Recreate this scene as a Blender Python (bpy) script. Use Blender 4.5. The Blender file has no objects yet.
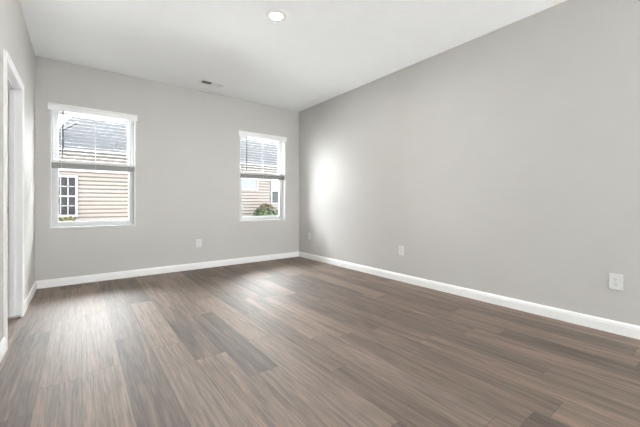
import bpy, bmesh, math, random
from mathutils import Vector, Matrix

scene = bpy.context.scene
col = scene.collection

# ------------------------------------------------------------------ camera
cam_d = bpy.data.cameras.new('camera')
cam_d.sensor_width = 36.0
cam_d.lens = 314.19 / 640 * 36.0
cam_d.shift_y = -10.4 / 640
cam_d.clip_start = 0.02
cam = bpy.data.objects.new('camera', cam_d)
cam.location = (0, 0, 1.01)
cam.rotation_euler = (math.radians(90), 0, -0.65315)
col.objects.link(cam)
scene.camera = cam

# ------------------------------------------------------------------ light levels
SKY_ZENITH = 12.0 # overcast sky, brighter overhead
SKY_HORIZON = 6.5 
LAMP_EMIT = 640.0 # lens of the recessed LED lamp
GLOW = 5.0 # added bright sky lobe, lights the room through the windows
GLOW_DIR = (0.00, 0.80, 0.60)

scene.view_settings.view_transform = 'Standard'
scene.view_settings.look = 'None'
scene.view_settings.exposure = 1.57
scene.view_settings.gamma = 1.0
scene.view_settings.use_curve_mapping = False

# ------------------------------------------------------------------ room numbers
XL, XR, YB, YR, H = -0.413, 3.304, 4.97, -3.0, 2.74
WT = 0.17                                  # exterior wall thickness
W1 = (-0.285, 0.615)
W2 = (2.115, 3.003)
WZ = (0.700, 2.195)
DY = (3.080, 3.815)                        # door opening in the left wall
DZ = 2.010
RX = (1.66, 3.24)                          # unseen wide window, added for fill light
RZ = (0.06, 2.45)
CAS = 0.057

# ------------------------------------------------------------------ world
world = bpy.data.worlds.new('sky')
scene.world = world
world.use_nodes = True
nt = world.node_tree
nt.nodes.clear()
o = nt.nodes.new('ShaderNodeOutputWorld')
bg = nt.nodes.new('ShaderNodeBackground')
tc = nt.nodes.new('ShaderNodeTexCoord')
sp = nt.nodes.new('ShaderNodeSeparateXYZ')
mr = nt.nodes.new('ShaderNodeMapRange')
mr.inputs[1].default_value = 0.0
mr.inputs[2].default_value = 1.0
mr.inputs[3].default_value = SKY_HORIZON
mr.inputs[4].default_value = SKY_ZENITH
bg.inputs[0].default_value = (0.95, 0.975, 1.0, 1)
nt.links.new(tc.outputs['Generated'], sp.inputs[0])
nt.links.new(sp.outputs['Z'], mr.inputs[0])
# brighter lobe of sky beyond the far house, added to light the room
dt = nt.nodes.new('ShaderNodeVectorMath')
dt.operation = 'DOT_PRODUCT'
dt.inputs[1].default_value = Vector(GLOW_DIR).normalized()
nt.links.new(tc.outputs['Generated'], dt.inputs[0])
m1 = nt.nodes.new('ShaderNodeMath')
m1.operation = 'MAXIMUM'
m1.inputs[1].default_value = 0.0
nt.links.new(dt.outputs['Value'], m1.inputs[0])
m2 = nt.nodes.new('ShaderNodeMath')
m2.operation = 'POWER'
m2.inputs[1].default_value = 2.0
nt.links.new(m1.outputs[0], m2.inputs[0])
m3 = nt.nodes.new('ShaderNodeMath')
m3.operation = 'MULTIPLY_ADD'
m3.inputs[1].default_value = GLOW
nt.links.new(m2.outputs[0], m3.inputs[0])
nt.links.new(mr.outputs[0], m3.inputs[2])
nt.links.new(m3.outputs[0], bg.inputs[1])
nt.links.new(bg.outputs[0], o.inputs[0])


def area(name, loc, rot, sx, sy, power, color=(1, 1, 1), portal=False):
    l = bpy.data.lights.new(name, 'AREA')
    l.shape = 'RECTANGLE'
    l.size, l.size_y, l.energy, l.color = sx, sy, power, color
    if portal:
        l.cycles.is_portal = True
    ob = bpy.data.objects.new(name, l)
    ob.location = loc
    ob.rotation_euler = rot
    col.objects.link(ob)
    return ob


for nm, w in (('window_portal', W1), ('window_portal', W2)):
    area(nm, ((w[0] + w[1]) / 2, YB + WT + 0.02, (WZ[0] + WZ[1]) / 2),
         (math.radians(-90), 0, 0), w[1] - w[0], WZ[1] - WZ[0], 1, portal=True)

# ------------------------------------------------------------------ helpers
class MB:
    def __init__(self):
        self.bm = bmesh.new()

    def box(self, x0, x1, y0, y1, z0, z1, bevel=0.0, mat=None):
        r = bmesh.ops.create_cube(self.bm, size=1)
        vs = r['verts']
        M = Matrix.Translation(((x0 + x1) / 2, (y0 + y1) / 2, (z0 + z1) / 2)) @ \
            Matrix.Diagonal((abs(x1 - x0), abs(y1 - y0), abs(z1 - z0), 1))
        bmesh.ops.transform(self.bm, matrix=M if mat is None else mat @ M, verts=vs)
        if bevel > 0:
            es = list({e for v in vs for e in v.link_edges})
            bmesh.ops.bevel(self.bm, geom=es, offset=bevel, segments=2, profile=0.5, affect='EDGES')
        return self

    def tube(self, a, b, r, seg=10, r2=None):
        a, b = Vector(a), Vector(b)
        d = b - a
        rr = bmesh.ops.create_cone(self.bm, cap_ends=True, segments=seg, radius1=r,
                                   radius2=r if r2 is None else r2, depth=d.length)
        q = Vector((0, 0, 1)).rotation_difference(d.normalized()).to_matrix().to_4x4()
        bmesh.ops.transform(self.bm, matrix=Matrix.Translation((a + b) / 2) @ q, verts=rr['verts'])
        return self

    def ball(self, c, r, sub=2):
        rr = bmesh.ops.create_icosphere(self.bm, subdivisions=sub, radius=r)
        bmesh.ops.transform(self.bm, matrix=Matrix.Translation(c), verts=rr['verts'])
        return self

    def lathe(self, prof, seg=48, mat=None, close=False):
        rings = []
        for (r, z) in prof:
            rings.append([self.bm.verts.new((r * math.cos(2 * math.pi * k / seg),
                                             r * math.sin(2 * math.pi * k / seg), z)) for k in range(seg)])
        n = len(rings)
        for i in range(n if close else n - 1):
            a, b = rings[i], rings[(i + 1) % n]
            for k in range(seg):
                self.bm.faces.new((a[k], a[(k + 1) % seg], b[(k + 1) % seg], b[k]))
        if mat is not None:
            bmesh.ops.transform(self.bm, matrix=mat, verts=[v for rg in rings for v in rg])
        return self

    def prism(self, prof, a, b, axis, fn):
        """profile (u, v) swept from a to b along an axis; fn maps (u, v, t) to a point"""
        A = [self.bm.verts.new(fn(u, v, a)) for u, v in prof]
        B = [self.bm.verts.new(fn(u, v, b)) for u, v in prof]
        n = len(prof)
        for i in range(n):
            self.bm.faces.new((A[i], A[(i + 1) % n], B[(i + 1) % n], B[i]))
        self.bm.faces.new(A)
        self.bm.faces.new(list(reversed(B)))
        return self

    def poly(self, pts, depth=None):
        vs = [self.bm.verts.new(p) for p in pts]
        f = self.bm.faces.new(vs)
        if depth is not None:
            r = bmesh.ops.extrude_face_region(self.bm, geom=[f])
            bmesh.ops.translate(self.bm, vec=depth, verts=[v for v in r['geom'] if isinstance(v, bmesh.types.BMVert)])
        return self

    def build(self, name, mat, parent=None, loc=None, smooth=False):
        bmesh.ops.recalc_face_normals(self.bm, faces=self.bm.faces)
        me = bpy.data.meshes.new(name)
        self.bm.to_mesh(me)
        self.bm.free()
        me.materials.append(mat)
        if smooth:
            for p in me.polygons:
                p.use_smooth = True
        ob = bpy.data.objects.new(name, me)
        col.objects.link(ob)
        if parent is not None:
            ob.parent = parent
        if loc is not None:
            ob.location = loc
        return ob


def empty(name, loc=(0, 0, 0)):
    e = bpy.data.objects.new(name, None)
    e.empty_display_size = 0.1
    e.location = loc
    col.objects.link(e)
    return e


def tag(ob, label, cat, group=None):
    ob['label'] = label
    ob['category'] = cat
    if group:
        ob['group'] = group
    return ob


def struct(ob, label=None, cat=None):
    ob['kind'] = 'structure'
    if label:
        ob['label'] = label
    if cat:
        ob['category'] = cat
    return ob


def lin(r, g, b):
    f = lambda c: (c / 255 / 12.92) if c / 255 <= 0.04045 else ((c / 255 + 0.055) / 1.055) ** 2.4
    return (f(r), f(g), f(b), 1)


def mat(name, color, rough=0.5, spec=0.5, metal=0.0, noise=0.0, nscale=20.0, bump=0.0):
    m = bpy.data.materials.new(name)
    m.use_nodes = True
    t = m.node_tree
    p = t.nodes['Principled BSDF']
    p.inputs['Base Color'].default_value = color
    p.inputs['Roughness'].default_value = rough
    p.inputs['Specular IOR Level'].default_value = spec
    p.inputs['Metallic'].default_value = metal
    if noise or bump:
        tcn = t.nodes.new('ShaderNodeTexCoord')
        nz = t.nodes.new('ShaderNodeTexNoise')
        nz.inputs['Scale'].default_value = nscale
        nz.inputs['Detail'].default_value = 4
        t.links.new(tcn.outputs['Object'], nz.inputs['Vector'])
        if noise:
            rp = t.nodes.new('ShaderNodeValToRGB')
            rp.color_ramp.elements[0].position = 0.3
            rp.color_ramp.elements[1].position = 0.7
            rp.color_ramp.elements[0].color = tuple(c * (1 - noise) for c in color[:3]) + (1,)
            rp.color_ramp.elements[1].color = tuple(min(1, c * (1 + noise)) for c in color[:3]) + (1,)
            t.links.new(nz.outputs['Fac'], rp.inputs[0])
            t.links.new(rp.outputs[0], p.inputs['Base Color'])
        if bump:
            bp = t.nodes.new('ShaderNodeBump')
            bp.inputs['Strength'].default_value = bump
            bp.inputs['Distance'].default_value = 0.002
            t.links.new(nz.outputs['Fac'], bp.inputs['Height'])
            t.links.new(bp.outputs[0], p.inputs['Normal'])
    return m


def math_node(t, op, a, b=None, c=None):
    n = t.nodes.new('ShaderNodeMath')
    n.operation = op
    for i, v in enumerate((a, b, c)):
        if v is None:
            continue
        if isinstance(v, (int, float)):
            n.inputs[i].default_value = v
        else:
            t.links.new(v, n.inputs[i])
    return n.outputs[0]


# ------------------------------------------------------------------ materials
M_wall = mat('wall_paint', (0.5543, 0.5407, 0.5224, 1), 0.62, 0.35, noise=0.012, nscale=3.0, bump=0.05)
M_ceil = mat('ceiling_paint', (0.925, 0.935, 0.945, 1), 0.9, 0.2, noise=0.008, nscale=6.0, bump=0.05)
M_trim = mat('white_trim_paint', (0.87, 0.87, 0.865, 1), 0.35, 0.5, noise=0.01, nscale=5.0)
M_vinyl = mat('white_vinyl', (0.6350, 0.6389, 0.6428, 1), 0.4, 0.5, noise=0.01, nscale=5.0)
M_blind = mat('white_blind', (0.74, 0.74, 0.73, 1), 0.45, 0.4, noise=0.01, nscale=5.0)
M_rail = mat('grey_rail', (0.25, 0.25, 0.245, 1), 0.5, 0.4, noise=0.02, nscale=5.0)
M_plate = mat('outlet_plastic', (0.70, 0.70, 0.69, 1), 0.35, 0.5, noise=0.01, nscale=30.0)
M_slot = mat('dark_slot', (0.03, 0.03, 0.03, 1), 0.6, noise=0.1)
M_dark = mat('dark_duct', (0.02, 0.02, 0.02, 1), 0.8, noise=0.1)
M_wand = mat('smoky_wand', (0.028, 0.03, 0.034, 1), 0.3, 0.5, noise=0.1, nscale=40)
M_cord = mat('cord', (0.72, 0.72, 0.70, 1), 0.8, noise=0.05, nscale=80)
M_steel = mat('satin_nickel', (0.55, 0.54, 0.52, 1), 0.35, 0.5, 0.9, noise=0.05, nscale=50)
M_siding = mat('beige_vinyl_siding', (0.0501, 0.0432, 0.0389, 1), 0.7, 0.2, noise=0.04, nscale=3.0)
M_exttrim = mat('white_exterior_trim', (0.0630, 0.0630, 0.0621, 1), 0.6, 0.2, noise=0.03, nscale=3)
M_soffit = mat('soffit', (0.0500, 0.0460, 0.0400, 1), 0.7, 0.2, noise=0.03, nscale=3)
M_extglass = mat('dim_window_glass', (0.0072, 0.0066, 0.0072, 1), 0.4, 0.06, noise=0.3, nscale=4)
M_tealglass = mat('blue_green_window_glass', (0.0120, 0.0135, 0.0135, 1), 0.4, 0.06, noise=0.3, nscale=4)
M_palepane = mat('pale_window_glass', (0.0279, 0.0337, 0.0428, 1), 0.3, 0.3, noise=0.1, nscale=4)
M_blindpane = mat('blind_behind_glass', (0.0600, 0.0618, 0.0630, 1), 0.5, 0.3, noise=0.05, nscale=4)
M_lawn = mat('concrete_and_gravel_ground', (0.80, 0.79, 0.77, 1), 0.9, 0.1, noise=0.12, nscale=1.5)
M_bark = mat('bark', (0.05, 0.035, 0.025, 1), 0.9, 0.1, noise=0.3, nscale=20)
M_pipe = mat('dark_metal', (0.010, 0.010, 0.012, 1), 0.5, 0.3, noise=0.1, nscale=30)


def leaf_mat(name, c1, c2):
    m = mat(name, c1, 0.6, 0.2)
    t = m.node_tree
    p = t.nodes['Principled BSDF']
    g = t.nodes.new('ShaderNodeTexCoord')
    nz = t.nodes.new('ShaderNodeTexNoise')
    nz.inputs['Scale'].default_value = 9
    t.links.new(g.outputs['Object'], nz.inputs['Vector'])
    rp = t.nodes.new('ShaderNodeValToRGB')
    rp.color_ramp.elements[0].position = 0.38
    rp.color_ramp.elements[1].position = 0.62
    rp.color_ramp.elements[0].color = c1
    rp.color_ramp.elements[1].color = c2
    t.links.new(nz.outputs['Fac'], rp.inputs[0])
    t.links.new(rp.outputs[0], p.inputs['Base Color'])
    return m


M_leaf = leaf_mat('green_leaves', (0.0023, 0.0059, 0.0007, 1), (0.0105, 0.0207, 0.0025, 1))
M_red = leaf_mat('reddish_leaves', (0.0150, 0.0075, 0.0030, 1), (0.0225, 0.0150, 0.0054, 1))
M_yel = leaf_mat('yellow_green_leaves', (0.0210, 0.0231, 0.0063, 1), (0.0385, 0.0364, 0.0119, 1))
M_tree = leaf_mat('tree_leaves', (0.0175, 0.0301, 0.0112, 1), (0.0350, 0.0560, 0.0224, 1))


def glass_mat():
    m = bpy.data.materials.new('clear_glass')
    m.use_nodes = True
    t = m.node_tree
    t.nodes.clear()
    out = t.nodes.new('ShaderNodeOutputMaterial')
    mx = t.nodes.new('ShaderNodeMixShader')
    tr = t.nodes.new('ShaderNodeBsdfTransparent')
    tr.inputs[0].default_value = (0.96, 0.97, 0.965, 1)
    gl = t.nodes.new('ShaderNodeBsdfGlossy')
    gl.inputs['Roughness'].default_value = 0.02
    fr = t.nodes.new('ShaderNodeFresnel')
    fr.inputs[0].default_value = 1.3
    t.links.new(fr.outputs[0], mx.inputs[0])
    t.links.new(tr.outputs[0], mx.inputs[1])
    t.links.new(gl.outputs[0], mx.inputs[2])
    t.links.new(mx.outputs[0], out.inputs[0])
    return m


M_glass = glass_mat()


def emit_mat(name, strength, color):
    m = bpy.data.materials.new(name)
    m.use_nodes = True
    t = m.node_tree
    t.nodes.clear()
    out = t.nodes.new('ShaderNodeOutputMaterial')
    e = t.nodes.new('ShaderNodeEmission')
    e.inputs[0].default_value = color
    e.inputs[1].default_value = strength
    t.links.new(e.outputs[0], out.inputs[0])
    return m


M_lens = emit_mat('lit_led_lens', LAMP_EMIT, (1.0, 0.98, 0.955, 1))


def floor_mat():
    m = bpy.data.materials.new('vinyl_plank_floor')
    m.use_nodes = True
    t = m.node_tree
    L = t.links.new
    p = t.nodes['Principled BSDF']
    tcn = t.nodes.new('ShaderNodeTexCoord')
    s = t.nodes.new('ShaderNodeSeparateXYZ')
    L(tcn.outputs['Object'], s.inputs[0])
    PW, PL = 0.1935, 1.22
    xr = math_node(t, 'DIVIDE', math_node(t, 'ADD', s.outputs['X'], 9.663), PW)
    row = math_node(t, 'FLOOR', xr)
    wn = t.nodes.new('ShaderNodeTexWhiteNoise')
    wn.noise_dimensions = '1D'
    L(row, wn.inputs['W'])
    yo = math_node(t, 'ADD', math_node(t, 'DIVIDE', math_node(t, 'ADD', s.outputs['Y'], 20), PL),
                   math_node(t, 'MULTIPLY', wn.outputs['Value'], 7.0))
    cl = math_node(t, 'FLOOR', yo)
    cid = t.nodes.new('ShaderNodeCombineXYZ')
    L(row, cid.inputs[0])
    L(cl, cid.inputs[1])
    w2 = t.nodes.new('ShaderNodeTexWhiteNoise')
    w2.noise_dimensions = '3D'
    L(cid.outputs[0], w2.inputs['Vector'])
    ws = t.nodes.new('ShaderNodeSeparateColor')
    L(w2.outputs['Color'], ws.inputs[0])
    # plank tone
    ramp = t.nodes.new('ShaderNodeValToRGB')
    cr = ramp.color_ramp
    cr.interpolation = 'LINEAR'
    stops = [(0.0, (0.092, 0.066, 0.050, 1)), (0.25, (0.122, 0.088, 0.066, 1)), (0.5, (0.148, 0.107, 0.080, 1)),
             (0.75, (0.182, 0.131, 0.096, 1)), (1.0, (0.160, 0.121, 0.095, 1))]
    cr.elements[0].position, cr.elements[0].color = stops[0]
    cr.elements[1].position, cr.elements[1].color = stops[-1]
    for pos, c in stops[1:-1]:
        e = cr.elements.new(pos)
        e.color = c
    # grain: noise stretched along the plank, shifted for each plank
    def grain(sx, sy, detail, dist, k):
        v = t.nodes.new('ShaderNodeCombineXYZ')
        L(math_node(t, 'MULTIPLY', s.outputs['X'], sx), v.inputs[0])
        L(math_node(t, 'ADD', math_node(t, 'MULTIPLY', s.outputs['Y'], sy),
                    math_node(t, 'MULTIPLY', ws.outputs[2], 40)), v.inputs[1])
        L(math_node(t, 'MULTIPLY', ws.outputs[1], 50 + k), v.inputs[2])
        n = t.nodes.new('ShaderNodeTexNoise')
        n.inputs['Scale'].default_value = 1.0
        n.inputs['Detail'].default_value = detail
        n.inputs['Roughness'].default_value = 0.6
        n.inputs['Distortion'].default_value = dist
        L(v.outputs[0], n.inputs['Vector'])
        return n.outputs['Fac']
    g1 = grain(13, 0.9, 3, 1.2, 0)
    g2 = grain(55, 1.7, 5, 0.9, 7)
    g3 = grain(210, 7.0, 3, 0.0, 11)
    tone = math_node(t, 'ADD', ws.outputs[0],
                     math_node(t, 'MULTIPLY', math_node(t, 'SUBTRACT', g1, 0.5), 1.0))
    tone = math_node(t, 'MINIMUM', math_node(t, 'MAXIMUM', tone, 0.0), 1.0)
    L(tone, ramp.inputs[0])
    f = math_node(t, 'ADD', math_node(t, 'MULTIPLY', math_node(t, 'SUBTRACT', g2, 0.5), 1.7),
                  math_node(t, 'MULTIPLY', math_node(t, 'SUBTRACT', g3, 0.5), 1.5))
    f = math_node(t, 'ADD', f, math_node(t, 'MULTIPLY', math_node(t, 'SUBTRACT', g1, 0.5), 1.0))
    f = math_node(t, 'MAXIMUM', math_node(t, 'ADD', f, 1.0), 0.3)
    # seams
    fx = math_node(t, 'FRACT', xr)
    ex = math_node(t, 'MULTIPLY', math_node(t, 'MINIMUM', fx, math_node(t, 'SUBTRACT', 1.0, fx)), PW)
    fy = math_node(t, 'FRACT', yo)
    ey = math_node(t, 'MULTIPLY', math_node(t, 'MINIMUM', fy, math_node(t, 'SUBTRACT', 1.0, fy)), PL)
    ed = math_node(t, 'MINIMUM', ex, ey)
    sm = t.nodes.new('ShaderNodeMapRange')
    sm.interpolation_type = 'SMOOTHSTEP'
    sm.inputs[1].default_value = 0.0004
    sm.inputs[2].default_value = 0.0028
    sm.inputs[3].default_value = 0.55
    sm.inputs[4].default_value = 1.0
    L(ed, sm.inputs[0])
    f = math_node(t, 'MULTIPLY', f, sm.outputs[0])
    mx = t.nodes.new('ShaderNodeVectorMath')
    mx.operation = 'SCALE'
    L(ramp.outputs[0], mx.inputs[0])
    L(f, mx.inputs['Scale'])
    L(mx.outputs[0], p.inputs['Base Color'])
    rr = t.nodes.new('ShaderNodeMapRange')
    rr.inputs[3].default_value = FLOOR_ROUGH + 0.06
    rr.inputs[4].default_value = FLOOR_ROUGH - 0.06
    L(g2, rr.inputs[0])
    L(rr.outputs[0], p.inputs['Roughness'])
    p.inputs['Specular IOR Level'].default_value = FLOOR_SPEC
    bp = t.nodes.new('ShaderNodeBump')
    bp.inputs['Strength'].default_value = 0.25
    bp.inputs['Distance'].default_value = 0.001
    L(f, bp.inputs['Height'])
    L(bp.outputs[0], p.inputs['Normal'])
    return m


FLOOR_ROUGH, FLOOR_SPEC = 0.58, 0.85
M_floor = floor_mat()


def roof_mat():
    m = mat('grey_shingles', (0.07, 0.078, 0.09, 1), 0.9, 0.1)
    t = m.node_tree
    L = t.links.new
    p = t.nodes['Principled BSDF']
    tcn = t.nodes.new('ShaderNodeTexCoord')
    mp = t.nodes.new('ShaderNodeMapping')
    mp.inputs['Scale'].default_value = (1, 1.14, 1)
    br = t.nodes.new('ShaderNodeTexBrick')
    br.offset = 0.37
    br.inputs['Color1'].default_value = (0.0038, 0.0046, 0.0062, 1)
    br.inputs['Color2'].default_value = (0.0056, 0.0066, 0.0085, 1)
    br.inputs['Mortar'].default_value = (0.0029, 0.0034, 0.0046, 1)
    br.inputs['Scale'].default_value = 1.0
    br.inputs['Brick Width'].default_value = 0.33
    br.inputs['Row Height'].default_value = 0.15
    br.inputs['Mortar Size'].default_value = 0.012
    L(tcn.outputs['Object'], mp.inputs[0])
    L(mp.outputs[0], br.inputs['Vector'])
    L(br.outputs['Color'], p.inputs['Base Color'])
    return m


M_roof = roof_mat()

# ------------------------------------------------------------------ the room
b = MB()
b.box(XL - 1.4, XR + 0.1, YR - 0.1, YB + 0.02, -0.12, 0.0)
struct(b.build('floor', M_floor), 'grey brown wood plank floor running towards the windows', 'floor')

b = MB()
b.box(XL - 1.4, XR + 0.2, YR - 0.3, YB + WT + 0.05, H, H + 0.15)
struct(b.build('ceiling', M_ceil), 'flat white ceiling', 'ceiling')

b = MB()
x0, x1 = XL - 0.12, XR + 0.12
b.box(x0, W1[0], YB, YB + WT, -0.1, H)
b.box(W1[0], W1[1], YB, YB + WT, -0.1, WZ[0])
b.box(W1[0], W1[1], YB, YB + WT, WZ[1], H)
b.box(W1[1], W2[0], YB, YB + WT, -0.1, H)
b.box(W2[0], W2[1], YB, YB + WT, -0.1, WZ[0])
b.box(W2[0], W2[1], YB, YB + WT, WZ[1], H)
b.box(W2[1], x1, YB, YB + WT, -0.1, H)
struct(b.build('wall_back', M_wall), 'light greige wall holding the two windows', 'wall')

b = MB()
b.box(XR, XR + 0.12, YR - 0.1, YB, -0.1, H)
struct(b.build('wall_right', M_wall), 'long light greige wall on the right', 'wall')

LT = 0.115
b = MB()
b.box(XL - LT, XL, YR - 0.1, DY[0] - 0.018, -0.1, H)
b.box(XL - LT, XL, DY[1] + 0.018, YB, -0.1, H)
b.box(XL - LT, XL, DY[0] - 0.018, DY[1] + 0.018, DZ + 0.018, H)
struct(b.build('wall_left', M_wall), 'light greige wall on the left with the doorway', 'wall')

# small closet space beyond the doorway
b = MB()
b.box(XL - 1.4, XL - 1.3, 1.4, YB, -0.1, H)
b.box(XL - 1.3, XL - LT, 1.3, 1.4, -0.1, H)
b.box(XL - 1.4, XL - 0.12, YB, YB + WT, -0.1, H)
struct(b.build('wall_closet', M_wall), 'wall of the space beyond the doorway', 'wall')

# wall behind the camera, with a wide window added for fill light
b = MB()
b.box(XL, RX[0], YR - 0.12, YR, -0.1, H)
b.box(RX[1], XR, YR - 0.12, YR, -0.1, H)
b.box(RX[0], RX[1], YR - 0.12, YR, -0.1, RZ[0])
b.box(RX[0], RX[1], YR - 0.12, YR, RZ[1], H)
struct(b.build('wall_rear', M_wall), 'wall behind the camera', 'wall')
def make_fill_window(name, loc, rz, width, label):
    """added fixed window of two lights, lets in fill daylight; local x along the wall, local -y outwards"""
    w = struct(empty(name, loc), label, 'window')
    w.rotation_euler = (0, 0, rz)
    h = RZ[1] - RZ[0]
    b = MB()
    for xx in (0, width / 2 - 0.03, width - 0.06):
        b.box(xx, xx + 0.06, -0.10, -0.04, 0, h)
    b.box(0, width, -0.10, -0.04, 0, 0.06)
    b.box(0, width, -0.10, -0.04, h - 0.06, h)
    fr = b.build('window_frame', M_vinyl, w)
    b = MB()
    b.box(0.03, width - 0.03, -0.072, -0.068, 0.03, h - 0.03)
    b.build('glass_pane', M_glass, fr)


make_fill_window('fill_window', (RX[0], YR, RZ[0]), 0, RX[1] - RX[0], 'wide window added behind the camera for fill light')

# baseboards: eased-top profile
BP = [(0, 0), (0.0145, 0), (0.0145, 0.066), (0.0125, 0.072), (0.0120, 0.080), (0.0085, 0.088), (0.005, 0.094), (0, 0.095)]
b = MB()
b.prism(BP, XL, XR, 'x', lambda u, v, t: (t, YB - u, v))
struct(b.build('baseboard_back', M_trim), 'white baseboard under the windows', 'baseboard')
b = MB()
b.prism(BP, YR, YB, 'y', lambda u, v, t: (XR - u, t, v))
struct(b.build('baseboard_right', M_trim), 'white baseboard along the right wall', 'baseboard')
b = MB()
b.prism(BP, YR, DY[0] - CAS, 'y', lambda u, v, t: (XL + u, t, v))
b.prism(BP, DY[1] + CAS, YB, 'y', lambda u, v, t: (XL + u, t, v))
struct(b.build('baseboard_left', M_trim), 'white baseboard on the left wall, broken by the doorway', 'baseboard')

# ------------------------------------------------------------------ doorway
d1 = struct(empty('door_1', (XL, (DY[0] + DY[1]) / 2, 0)), 'white cased doorway in the left wall', 'doorway')
d1o = Vector(d1.location)


def at(p, o):
    return tuple(Vector(p) - o)


def ob_box(x0, x1, y0, y1, z0, z1, o, bevel=0.0, b=None):
    b = b or MB()
    b.box(x0 - o.x, x1 - o.x, y0 - o.y, y1 - o.y, z0 - o.z, z1 - o.z, bevel)
    return b


CP = [(0, 0), (0, 0.010), (0.010, 0.012), (0.016, 0.013), (0.040, 0.017), (0.050, 0.018), (0.057, 0.016), (0.057, 0)]
b = MB()   # casing legs and head, inner edge at the opening, outer edge thicker
b.prism(CP, 0, DZ + CAS, 'z', lambda u, v, t: at((XL + v, DY[0] - u, t), d1o))
b.prism(CP, 0, DZ + CAS, 'z', lambda u, v, t: at((XL + v, DY[1] + u, t), d1o))
b.prism(CP, DY[0], DY[1], 'y', lambda u, v, t: at((XL + v, t, DZ + u), d1o))
b.build('door_casing', M_trim, d1)
b = MB()
ob_box(XL - LT, XL, DY[0] - 0.018, DY[0], 0, DZ + 0.018, d1o, b=b)
ob_box(XL - LT, XL, DY[1], DY[1] + 0.018, 0.022, DZ + 0.018, d1o, b=b)
ob_box(XL - LT, XL, DY[0], DY[1], DZ, DZ + 0.018, d1o, b=b)
b.build('door_jamb', M_trim, d1)
b = MB()
sx0, sx1 = XL - 0.072, XL - 0.038
ob_box(sx0, sx1, DY[0], DY[0] + 0.011, 0.022, DZ, d1o, b=b)
ob_box(sx0, sx1, DY[1] - 0.011, DY[1], 0.022, DZ, d1o, b=b)
ob_box(sx0, sx1, DY[0] + 0.011, DY[1] - 0.011, DZ - 0.011, DZ, d1o, b=b)
b.build('door_stop', M_trim, d1)
b = MB()
ob_box(XL - 0.108, XL - 0.078, DY[1] - 0.002, DY[1], 0.92, 0.978, d1o, b=b)
b.build('strike_plate', M_steel, d1)['label'] = 'metal strike plate'

# ------------------------------------------------------------------ windows
def window(name, wx, label):
    wx0, wx1 = wx
    o = Vector(((wx0 + wx1) / 2, YB, WZ[0]))
    w = struct(empty(name, o), label, 'window')
    z0, z1 = WZ
    yo, yi = YB + WT, YB - 0.003
    # jamb lining: white boards across the reveal
    b = MB()
    T = 0.012
    ob_box(wx0, wx0 + T, yi, YB + 0.09, z0, z1, o, b=b)
    ob_box(wx1 - T, wx1, yi, YB + 0.09, z0, z1, o, b=b)
    ob_box(wx0 + T, wx1 - T, yi, YB + 0.09, z1 - T, z1, o, b=b)
    b.build('window_jamb', M_vinyl, w)
    ob_box(wx0, wx1, YB - 0.006, YB + 0.09, z0 - 0.004, z0 + 0.016, o, 0.003).build('window_sill', M_vinyl, w)
    # outer vinyl frame
    F = 0.036
    y0, y1 = YB + 0.09, YB + 0.165
    b = MB()
    ob_box(wx0, wx0 + F, y0, y1, z0, z1, o, 0.002, b)
    ob_box(wx1 - F, wx1, y0, y1, z0, z1, o, 0.002, b)
    ob_box(wx0 + F, wx1 - F, y0, y1, z0, z0 + 0.034, o, 0.002, b)
    ob_box(wx0 + F, wx1 - F, y0, y1, z1 - F, z1, o, 0.002, b)
    b.build('window_frame', M_vinyl, w)
    zm = 1.445

    def sash(nm, za, zb, ya, yb, S, bot, top):
        b = MB()
        a0, a1 = wx0 + F, wx1 - F
        ob_box(a0, a0 + S, ya, yb, za, zb, o, 0.003, b)
        ob_box(a1 - S, a1, ya, yb, za, zb, o, 0.003, b)
        ob_box(a0 + S, a1 - S, ya, yb, za, za + bot, o, 0.003, b)
        ob_box(a0 + S, a1 - S, ya, yb, zb - top, zb, o, 0.003, b)
        s = b.build(nm, M_vinyl, w)
        ym = (ya + yb) / 2
        ob_box(a0 + S - 0.004, a1 - S + 0.004, ym - 0.002, ym + 0.002, za + bot - 0.004, zb - top + 0.004, o).build('glass_pane', M_glass, s)
        return s
    ls = sash('lower_sash', z0 + 0.034, zm + 0.020, YB + 0.096, YB + 0.124, 0.040, 0.046, 0.036)
    sash('upper_sash', zm - 0.018, z1 - F, YB + 0.130, YB + 0.158, 0.040, 0.036, 0.040)
    b = MB()
    xm = (wx0 + wx1) / 2
    ob_box(xm - 0.03, xm + 0.03, YB + 0.100, YB + 0.122, zm + 0.020, zm + 0.034, o, 0.003, b)
    b.build('sash_lock', M_vinyl, ls)
    return w


window('window_1', W1, 'white single hung window nearer the doorway, beige house wall outside')
window('window_2', W2, 'white single hung window nearer the right corner, round bush outside')


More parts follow.
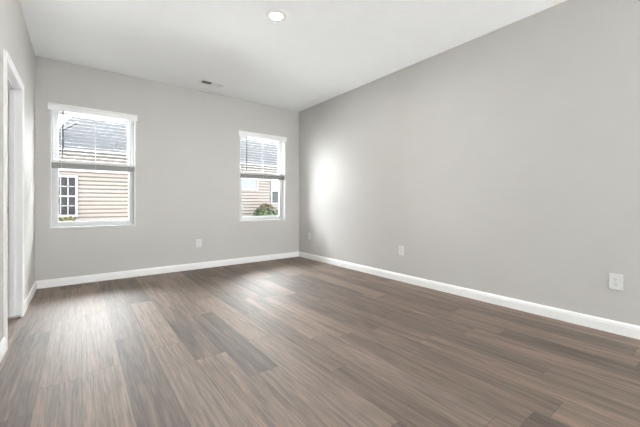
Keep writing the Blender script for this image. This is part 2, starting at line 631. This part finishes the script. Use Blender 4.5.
def blind(wx, label):
    wx0, wx1 = wx
    o = Vector(((wx0 + wx1) / 2, YB, WZ[1]))
    t = tag(empty('window_blind', o), label, 'blind', 'half raised white window blinds')
    b = MB()
    vz0, vz1 = 2.138, 2.216
    VP_ = [(0, 0), (0.014, 0.0), (0.017, 0.010), (0.017, 0.050), (0.012, 0.058), (0.012, 0.066), (0.016, 0.072), (0.016, 0.078), (0, 0.078)]
    b.prism(VP_, wx0 - 0.016, wx1 + 0.016, 'x', lambda u, v, s: at((s, YB - 0.006 - u, vz0 + v), o))
    # end returns
    ob_box(wx0 - 0.016, wx0 - 0.008, YB - 0.010, YB, vz0, vz1, o, b=b)
    ob_box(wx1 + 0.008, wx1 + 0.016, YB - 0.010, YB, vz0, vz1, o, b=b)
    b.build('valence', M_trim, t)
    yc = YB + 0.032
    a0, a1 = wx0 + 0.016, wx1 - 0.016
    ob_box(a0, a1, yc - 0.028, yc + 0.028, 2.140, 2.182, o, 0.002).build('head_rail', M_blind, t)
    b = MB()
    zt, pitch, n = 2.108, 0.0432, 14
    for i in range(n):
        z = zt - i * pitch
        M = Matrix.Translation(at(((a0 + a1) / 2, yc, z), o)) @ Matrix.Rotation(math.radians(9), 4, 'X')
        b.box(-(a1 - a0) / 2, (a1 - a0) / 2, -0.025, 0.025, -0.0010, 0.0010, mat=M)
    zs = 1.524
    k = 0
    while zs - k * 0.0036 > 1.504:      # slats gathered on the rail
        z = zs - k * 0.0036
        ob_box(a0, a1, yc - 0.025, yc + 0.025, z - 0.0014, z + 0.0014, o, b=b)
        k += 1
    b.build('slats', M_blind, t)
    ob_box(a0, a1, yc - 0.027, yc + 0.025, 1.436, 1.502, o, 0.004).build('bottom_rail', M_rail, t)['label'] = 'grey bottom rail'
    for fx in (0.12, 0.5, 0.88):
        x = wx0 + fx * (wx1 - wx0)
        b = MB()
        for dy in (-0.027, 0.027):
            b.tube(at((x, yc + dy, 2.140), o), at((x, yc + dy, 1.440), o), 0.0012, 6)
        b.build('ladder_cord', M_cord, t)
    x = wx0 + 0.124
    b = MB()
    b.tube(at((x, YB - 0.012, 2.150), o), at((x, YB - 0.012, 1.565), o), 0.0062, 8)
    b.tube(at((x, YB - 0.012, 1.565), o), at((x, YB - 0.012, 1.545), o), 0.0075, 8)
    b.build('tilt_wand', M_wand, t, smooth=True)['label'] = 'dark thin tilt wand'
    return t


blind(W1, 'half raised white slat blind on the window nearer the doorway')
blind(W2, 'half raised white slat blind on the window nearer the right corner')

# ------------------------------------------------------------------ recessed lamp
lo = Vector((1.441, 2.543, H))
lt = tag(empty('recessed_ceiling_light', lo), 'round recessed ceiling light, lit, with white trim ring', 'ceiling light')
b = MB()
b.lathe([(0.047, -0.0100), (0.056, -0.0115), (0.075, -0.0085), (0.092, -0.0040), (0.098, 0.0), (0.047, 0.0)], 64, close=True)
b.build('trim_ring', M_trim, lt, smooth=True)
b = MB()
b.poly([(0.048 * math.cos(2 * math.pi * k / 48), 0.048 * math.sin(2 * math.pi * k / 48), -0.0108) for k in range(48)])
ln = b.build('lens', M_lens, lt)
# make sure the lens faces down
me = ln.data
if me.polygons[0].normal.z > 0:
    me.flip_normals()

# ------------------------------------------------------------------ ceiling register
vo = Vector((1.522, 4.555, H))
vt = tag(empty('ceiling_vent', vo), 'white rectangular ceiling air vent with angled louvers near the back wall', 'vent')
VX, VY = 0.172, 0.080
b = MB()
b.box(-VX, VX, -VY, -VY + 0.028, -0.007, 0, 0.002)
b.box(-VX, VX, VY - 0.028, VY, -0.007, 0, 0.002)
b.box(-VX, -VX + 0.028, -VY + 0.028, VY - 0.028, -0.007, 0, 0.002)
b.box(VX - 0.028, VX, -VY + 0.028, VY - 0.028, -0.007, 0, 0.002)
b.box(-0.010, 0.010, -VY + 0.028, VY - 0.028, -0.006, 0, 0.0)
b.build('vent_frame', M_trim, vt)
b = MB()
b.box(-VX + 0.02, VX - 0.02, -VY + 0.02, VY - 0.02, -0.0006, -0.0001)
b.build('vent_duct', M_dark, vt)['label'] = 'dark duct opening'
for sgn in (-1, 1):
    b = MB()
    for k in range(7):
        x = sgn * (0.021 + k * 0.0185)
        M = Matrix.Translation((x, 0, -0.0045)) @ Matrix.Rotation(math.radians(40 * sgn), 4, 'Y')
        b.box(-0.0055 if sgn < 0 else -0.008, 0.0055 if sgn < 0 else 0.008, -VY + 0.028, VY - 0.028, -0.0005, 0.0005, mat=M)
    b.build('louvers', M_trim, vt)

# ------------------------------------------------------------------ wall outlets (built facing -Y, then turned)
def make_outlet(label, loc, rz):
    t = tag(empty('wall_outlet', loc), label, 'outlet', 'white wall outlets')
    t.rotation_euler = (0, 0, rz)
    b = MB()
    b.box(-0.0405, 0.0405, -0.0065, 0, -0.062, 0.062, 0.0028)
    b.build('cover_plate', M_plate, t)
    for s in (-1, 1):
        b = MB()
        z = s * 0.0195
        prof = []
        for k in range(28):
            a = 2 * math.pi * k / 28
            prof.append((0.0172 * math.cos(a), max(-0.0135, min(0.0135, 0.0172 * math.sin(a)))))
        b.prism(prof, -0.0088, -0.004, 'y', lambda u, v, y: (u, y, z + v))
        r = b.build('receptacle', M_plate, t)
        b = MB()
        b.box(-0.0080, -0.0055, -0.0093, -0.0086, z - 0.0015, z + 0.0085)
        b.box(0.0055, 0.0080, -0.0093, -0.0086, z - 0.0005, z + 0.0075)
        b.tube((0, -0.0093, z - 0.0075), (0, -0.0086, z - 0.0075), 0.0026, 10)
        b.build('slot', M_slot, r)['label'] = 'dark plug slots'
    b = MB()
    b.tube((0, -0.0078, 0), (0, -0.006, 0), 0.0035, 12)
    b.build('screw', M_steel, t)
    return t


def copy_tree(ob, parent=None):
    c = ob.copy()
    col.objects.link(c)
    if parent is not None:
        c.parent = parent
    for ch in list(ob.children):
        copy_tree(ch, c)
    return c


out0 = make_outlet('white outlet on the back wall between the two windows', (1.455, YB, 0.392), 0)
for lab, loc in (('white outlet on the right wall nearest the camera, largest in view', (XR, 0.540, 0.400)),
                 ('white outlet midway along the right wall', (XR, 2.585, 0.395)),
                 ('white outlet on the right wall close to the back corner', (XR, 4.625, 0.412))):
    c = copy_tree(out0)
    c.location = loc
    c.rotation_euler = (0, 0, math.radians(-90))
    c['label'] = lab

# ------------------------------------------------------------------ outdoors
GZ = -0.40
b = MB()
b.box(-30, 40, -30, 45, GZ - 0.2, GZ)
struct(b.build('ground', M_lawn), 'ground between the houses', 'ground')

HX0, HX1, HY0, HY1 = -0.66, 6.98, 11.0, 19.0
EZ = 2.36
ho = Vector((3.2, 15.0, GZ))
hs = tag(empty('house', ho), 'neighbouring house with beige lap siding and grey shingle roof outside the windows', 'house')
# siding: lapped courses on the front
b = MB()
EXP = 0.114
prof = [(0.10, GZ)]
z = GZ
while z < EZ - 0.001:
    z2 = min(z + EXP, EZ)
    prof += [(0.020, z), (-0.018, z + 0.002), (-0.018, z + 0.080), (0.012, z + 0.092), (0.020, z2)]
    z = z2
prof += [(0.10, EZ)]
b.prism(prof, HX0, HX1, 'x', lambda u, v, s: at((s, HY0 + u, v), ho))
ob_box(HX0, HX0 + 0.1, HY0 + 0.1, HY1, GZ, EZ, ho, b=b)
ob_box(HX1 - 0.1, HX1, HY0 + 0.1, HY1, GZ, EZ, ho, b=b)
ob_box(HX0, HX1, HY1 - 0.1, HY1, GZ, EZ, ho, b=b)
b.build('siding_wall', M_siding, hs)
for cx0, cx1 in ((HX0 - 0.02, HX0 + 0.07), (HX1 - 0.07, HX1 + 0.02)):
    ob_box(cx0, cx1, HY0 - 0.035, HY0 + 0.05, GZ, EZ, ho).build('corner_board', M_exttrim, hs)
EY = 10.55
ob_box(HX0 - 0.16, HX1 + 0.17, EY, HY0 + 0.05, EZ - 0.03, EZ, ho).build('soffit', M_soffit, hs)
# gutter: K-style profile along the eave
b = MB()
GP = [(0.0, 0.0), (0.055, 0.0), (0.075, 0.012), (0.075, 0.022), (0.10, 0.045), (0.10, 0.055), (0.0, 0.055)]
b.prism(GP, HX0 - 0.16, HX1 + 0.17, 'x', lambda u, v, s: at((s, EY - u, 2.380 + v), ho))
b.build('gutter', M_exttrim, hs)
# roof: front slope with a slanted left edge, ridge, back slope
RM = 0.55
RY0, RYR = EY - 0.06, 15.0
rz = lambda y: 2.43 + RM * (y - 10.5)
lx = lambda y: -0.82 + 0.235 * (y - 10.5)
RXR = 7.15
b = MB()
b.poly([at((lx(RY0), RY0, rz(RY0)), ho), at((RXR, RY0, rz(RY0)), ho), at((RXR, RYR, rz(RYR)), ho), at((lx(RYR), RYR, rz(RYR)), ho)],
       depth=(0, 0, -0.06))
b.poly([at((lx(RYR), RYR, rz(RYR)), ho), at((RXR, RYR, rz(RYR)), ho), at((RXR, 19.5, rz(10.5)), ho), at((lx(10.5), 19.5, rz(10.5)), ho)],
       depth=(0, 0, -0.06))
b.poly([at((lx(RY0), RY0, rz(RY0)), ho), at((lx(RYR), RYR, rz(RYR)), ho), at((lx(10.5), 19.5, rz(10.5)), ho)], depth=(0.05, 0, -0.02))
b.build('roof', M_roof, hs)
b = MB()
b.poly([at((HX1 - 0.05, HY0, EZ), ho), at((HX1 - 0.05, RYR, rz(RYR) - 0.07), ho), at((HX1 - 0.05, HY1, EZ), ho)], depth=(0.05, 0, 0))
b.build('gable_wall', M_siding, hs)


def ext_window(x0, x1, z0, z1, cols, rows_top, rows_bot, mtop, mbot, fw, mw):
    b = MB()
    ya, yb = HY0 - 0.055, HY0 + 0.02
    zm = (z0 + z1) / 2
    ob_box(x0, x0 + fw, ya, yb, z0, z1, ho, b=b)
    ob_box(x1 - fw, x1, ya, yb, z0, z1, ho, b=b)
    ob_box(x0 + fw, x1 - fw, ya, yb, z0, z0 + fw * 1.15, ho, b=b)
    ob_box(x0 + fw, x1 - fw, ya, yb, z1 - fw, z1, ho, b=b)
    two = rows_bot > 0
    if two:
        ob_box(x0 + fw, x1 - fw, ya + 0.008, yb, zm - 0.022, zm + 0.022, ho, b=b)
    f = b.build('house_window', M_exttrim, hs)
    f['label'] = 'white framed window with grid bars'

    def panes(za, zb, rows, mt):
        ob_box(x0 + fw, x1 - fw, ya + 0.030, yb, za, zb, ho).build('pane', mt, f)
        b = MB()
        for i in range(1, cols):
            xx = x0 + fw + (x1 - x0 - 2 * fw) * i / cols
            ob_box(xx - mw / 2, xx + mw / 2, ya + 0.018, ya + 0.034, za, zb, ho, b=b)
        for j in range(1, rows):
            zz = za + (zb - za) * j / rows
            ob_box(x0 + fw, x1 - fw, ya + 0.018, ya + 0.034, zz - mw / 2, zz + mw / 2, ho, b=b)
        b.build('grid_bars', M_exttrim, f)
    if two:
        panes(z0 + fw * 1.15, zm - 0.022, rows_bot, mbot)
        panes(zm + 0.022, z1 - fw, rows_top, mtop)
    else:
        panes(z0 + fw * 1.15, z1 - fw, rows_top, mtop)


ext_window(-0.62, -0.04, 0.632, 1.765, 3, 2, 2, M_extglass, M_extglass, 0.055, 0.026)
ext_window(4.15, 5.41, 1.485, 1.985, 9, 3, 0, M_palepane, M_palepane, 0.065, 0.026)
ext_window(5.96, 6.72, 0.960, 2.020, 2, 2, 1, M_blindpane, M_tealglass, 0.055, 0.02)
# slanted rod on a short mast on the roof, and a small vent pipe
b = MB()
ay = 11.5
b.tube(at((-0.385, ay, rz(ay) - 0.03), ho), at((-0.385, ay, 3.20), ho), 0.022)
b.tube(at((-0.395, ay, 3.085), ho), at((-0.075, ay, 3.325), ho), 0.034)
b.tube(at((-0.10, ay, 3.306), ho), at((-0.035, ay, 3.350), ho), 0.045)
b.build('antenna', M_pipe, hs)['label'] = 'dark slanted rod with a thicker tip'
b = MB()
b.tube(at((0.845, 10.95, rz(10.95) - 0.03), ho), at((0.845, 10.95, rz(10.95) + 0.08), ho), 0.035, 14)
b.build('vent_pipe', M_pipe, hs)['label'] = 'dark small roof vent pipe'


# ------------------------------------------------------------------ plants
def leaves(b, rng, cx, cy, cz, rx, ry, rz_, n, size, zmin=-1.0, shell=0.55, up=None):
    for _ in range(n):
        while True:
            v = Vector((rng.uniform(-1, 1), rng.uniform(-1, 1), rng.uniform(zmin, 1)))
            l = v.length
            if 0.05 < l <= 1:
                break
        if up is not None and v.z < up:
            continue
        v = v / l * (shell + (1 - shell) * l * rng.uniform(0.85, 1.06))
        c = Vector((cx + v.x * rx, cy + v.y * ry, cz + v.z * rz_))
        nrm = (v + Vector((rng.gauss(0, .5), rng.gauss(0, .5), rng.gauss(0.3, .5)))).normalized()
        t1 = nrm.orthogonal().normalized()
        t1 = Matrix.Rotation(rng.uniform(0, 6.28), 3, nrm) @ t1
        t2 = nrm.cross(t1)
        s = size * rng.uniform(0.7, 1.25)
        P = [c - t1 * s, c + t2 * s * 0.42 + nrm * s * 0.12, c + t1 * s, c - t2 * s * 0.42 + nrm * s * 0.12]
        vs = [b.bm.verts.new(p) for p in P]
        b.bm.faces.new((vs[0], vs[1], vs[2]))
        b.bm.faces.new((vs[0], vs[2], vs[3]))


def shrub(loc, r, h, n, size, m, label, name='shrub', seed=1, tips=None):
    rng = random.Random(seed)
    t = tag(empty(name, loc), label, 'shrub')
    b = MB()
    for k in range(7):
        a = 2 * math.pi * k / 7
        b.tube((0.02 * math.cos(a), 0.02 * math.sin(a), -0.02), (r * 0.5 * math.cos(a), r * 0.5 * math.sin(a), h * 0.6), 0.012, 6)
    b.build('stems', M_bark, t)
    b = MB()
    leaves(b, rng, 0, 0, h * 0.52, r, r, h * 0.48, n, size, shell=0.6)
    b.build('foliage', m, t)
    if tips is not None:
        b = MB()
        leaves(b, rng, 0, 0, h * 0.53, r, r, h * 0.485, n // 3, size, shell=0.9, up=0.55)
        b.build('new_growth', tips, t)['label'] = 'reddish young leaves on top'
    return t


shrub((5.40, 10.25, GZ), 0.52, 1.38, 3400, 0.055, M_leaf, 'round green shrub with reddish tips in front of the beige siding outside', seed=3, tips=M_red)
shrub((-0.26, 10.40, GZ), 0.34, 1.075, 1800, 0.045, M_yel, 'yellow green shrub below the gridded window of the beige house', seed=5)

rng = random.Random(11)
tr = tag(empty('tree', (9.1, 16.2, GZ)), 'light green leafy tree behind the right end of the shingle roof', 'tree')
b = MB()
b.tube((0, 0, -0.05), (0.05, 0, 3.2), 0.14, 10, 0.09)
for a in range(5):
    b.tube((0.05, 0, 2.6 + 0.15 * a), (0.8 * math.cos(a * 1.3), 0.8 * math.sin(a * 1.3), 4.0 + 0.2 * a), 0.05, 8, 0.02)
b.build('trunk', M_bark, tr)
b = MB()
for (cx, cy, cz, r) in ((0, 0, 4.6, 1.05), (-0.55, 0.1, 5.0, 0.6), (0.7, 0.2, 4.5, 0.8), (0.2, -0.2, 3.9, 0.9)):
    leaves(b, rng, cx, cy, cz, r, r, r * 0.85, 900, 0.085, shell=0.4)
b.build('foliage', M_tree, tr)
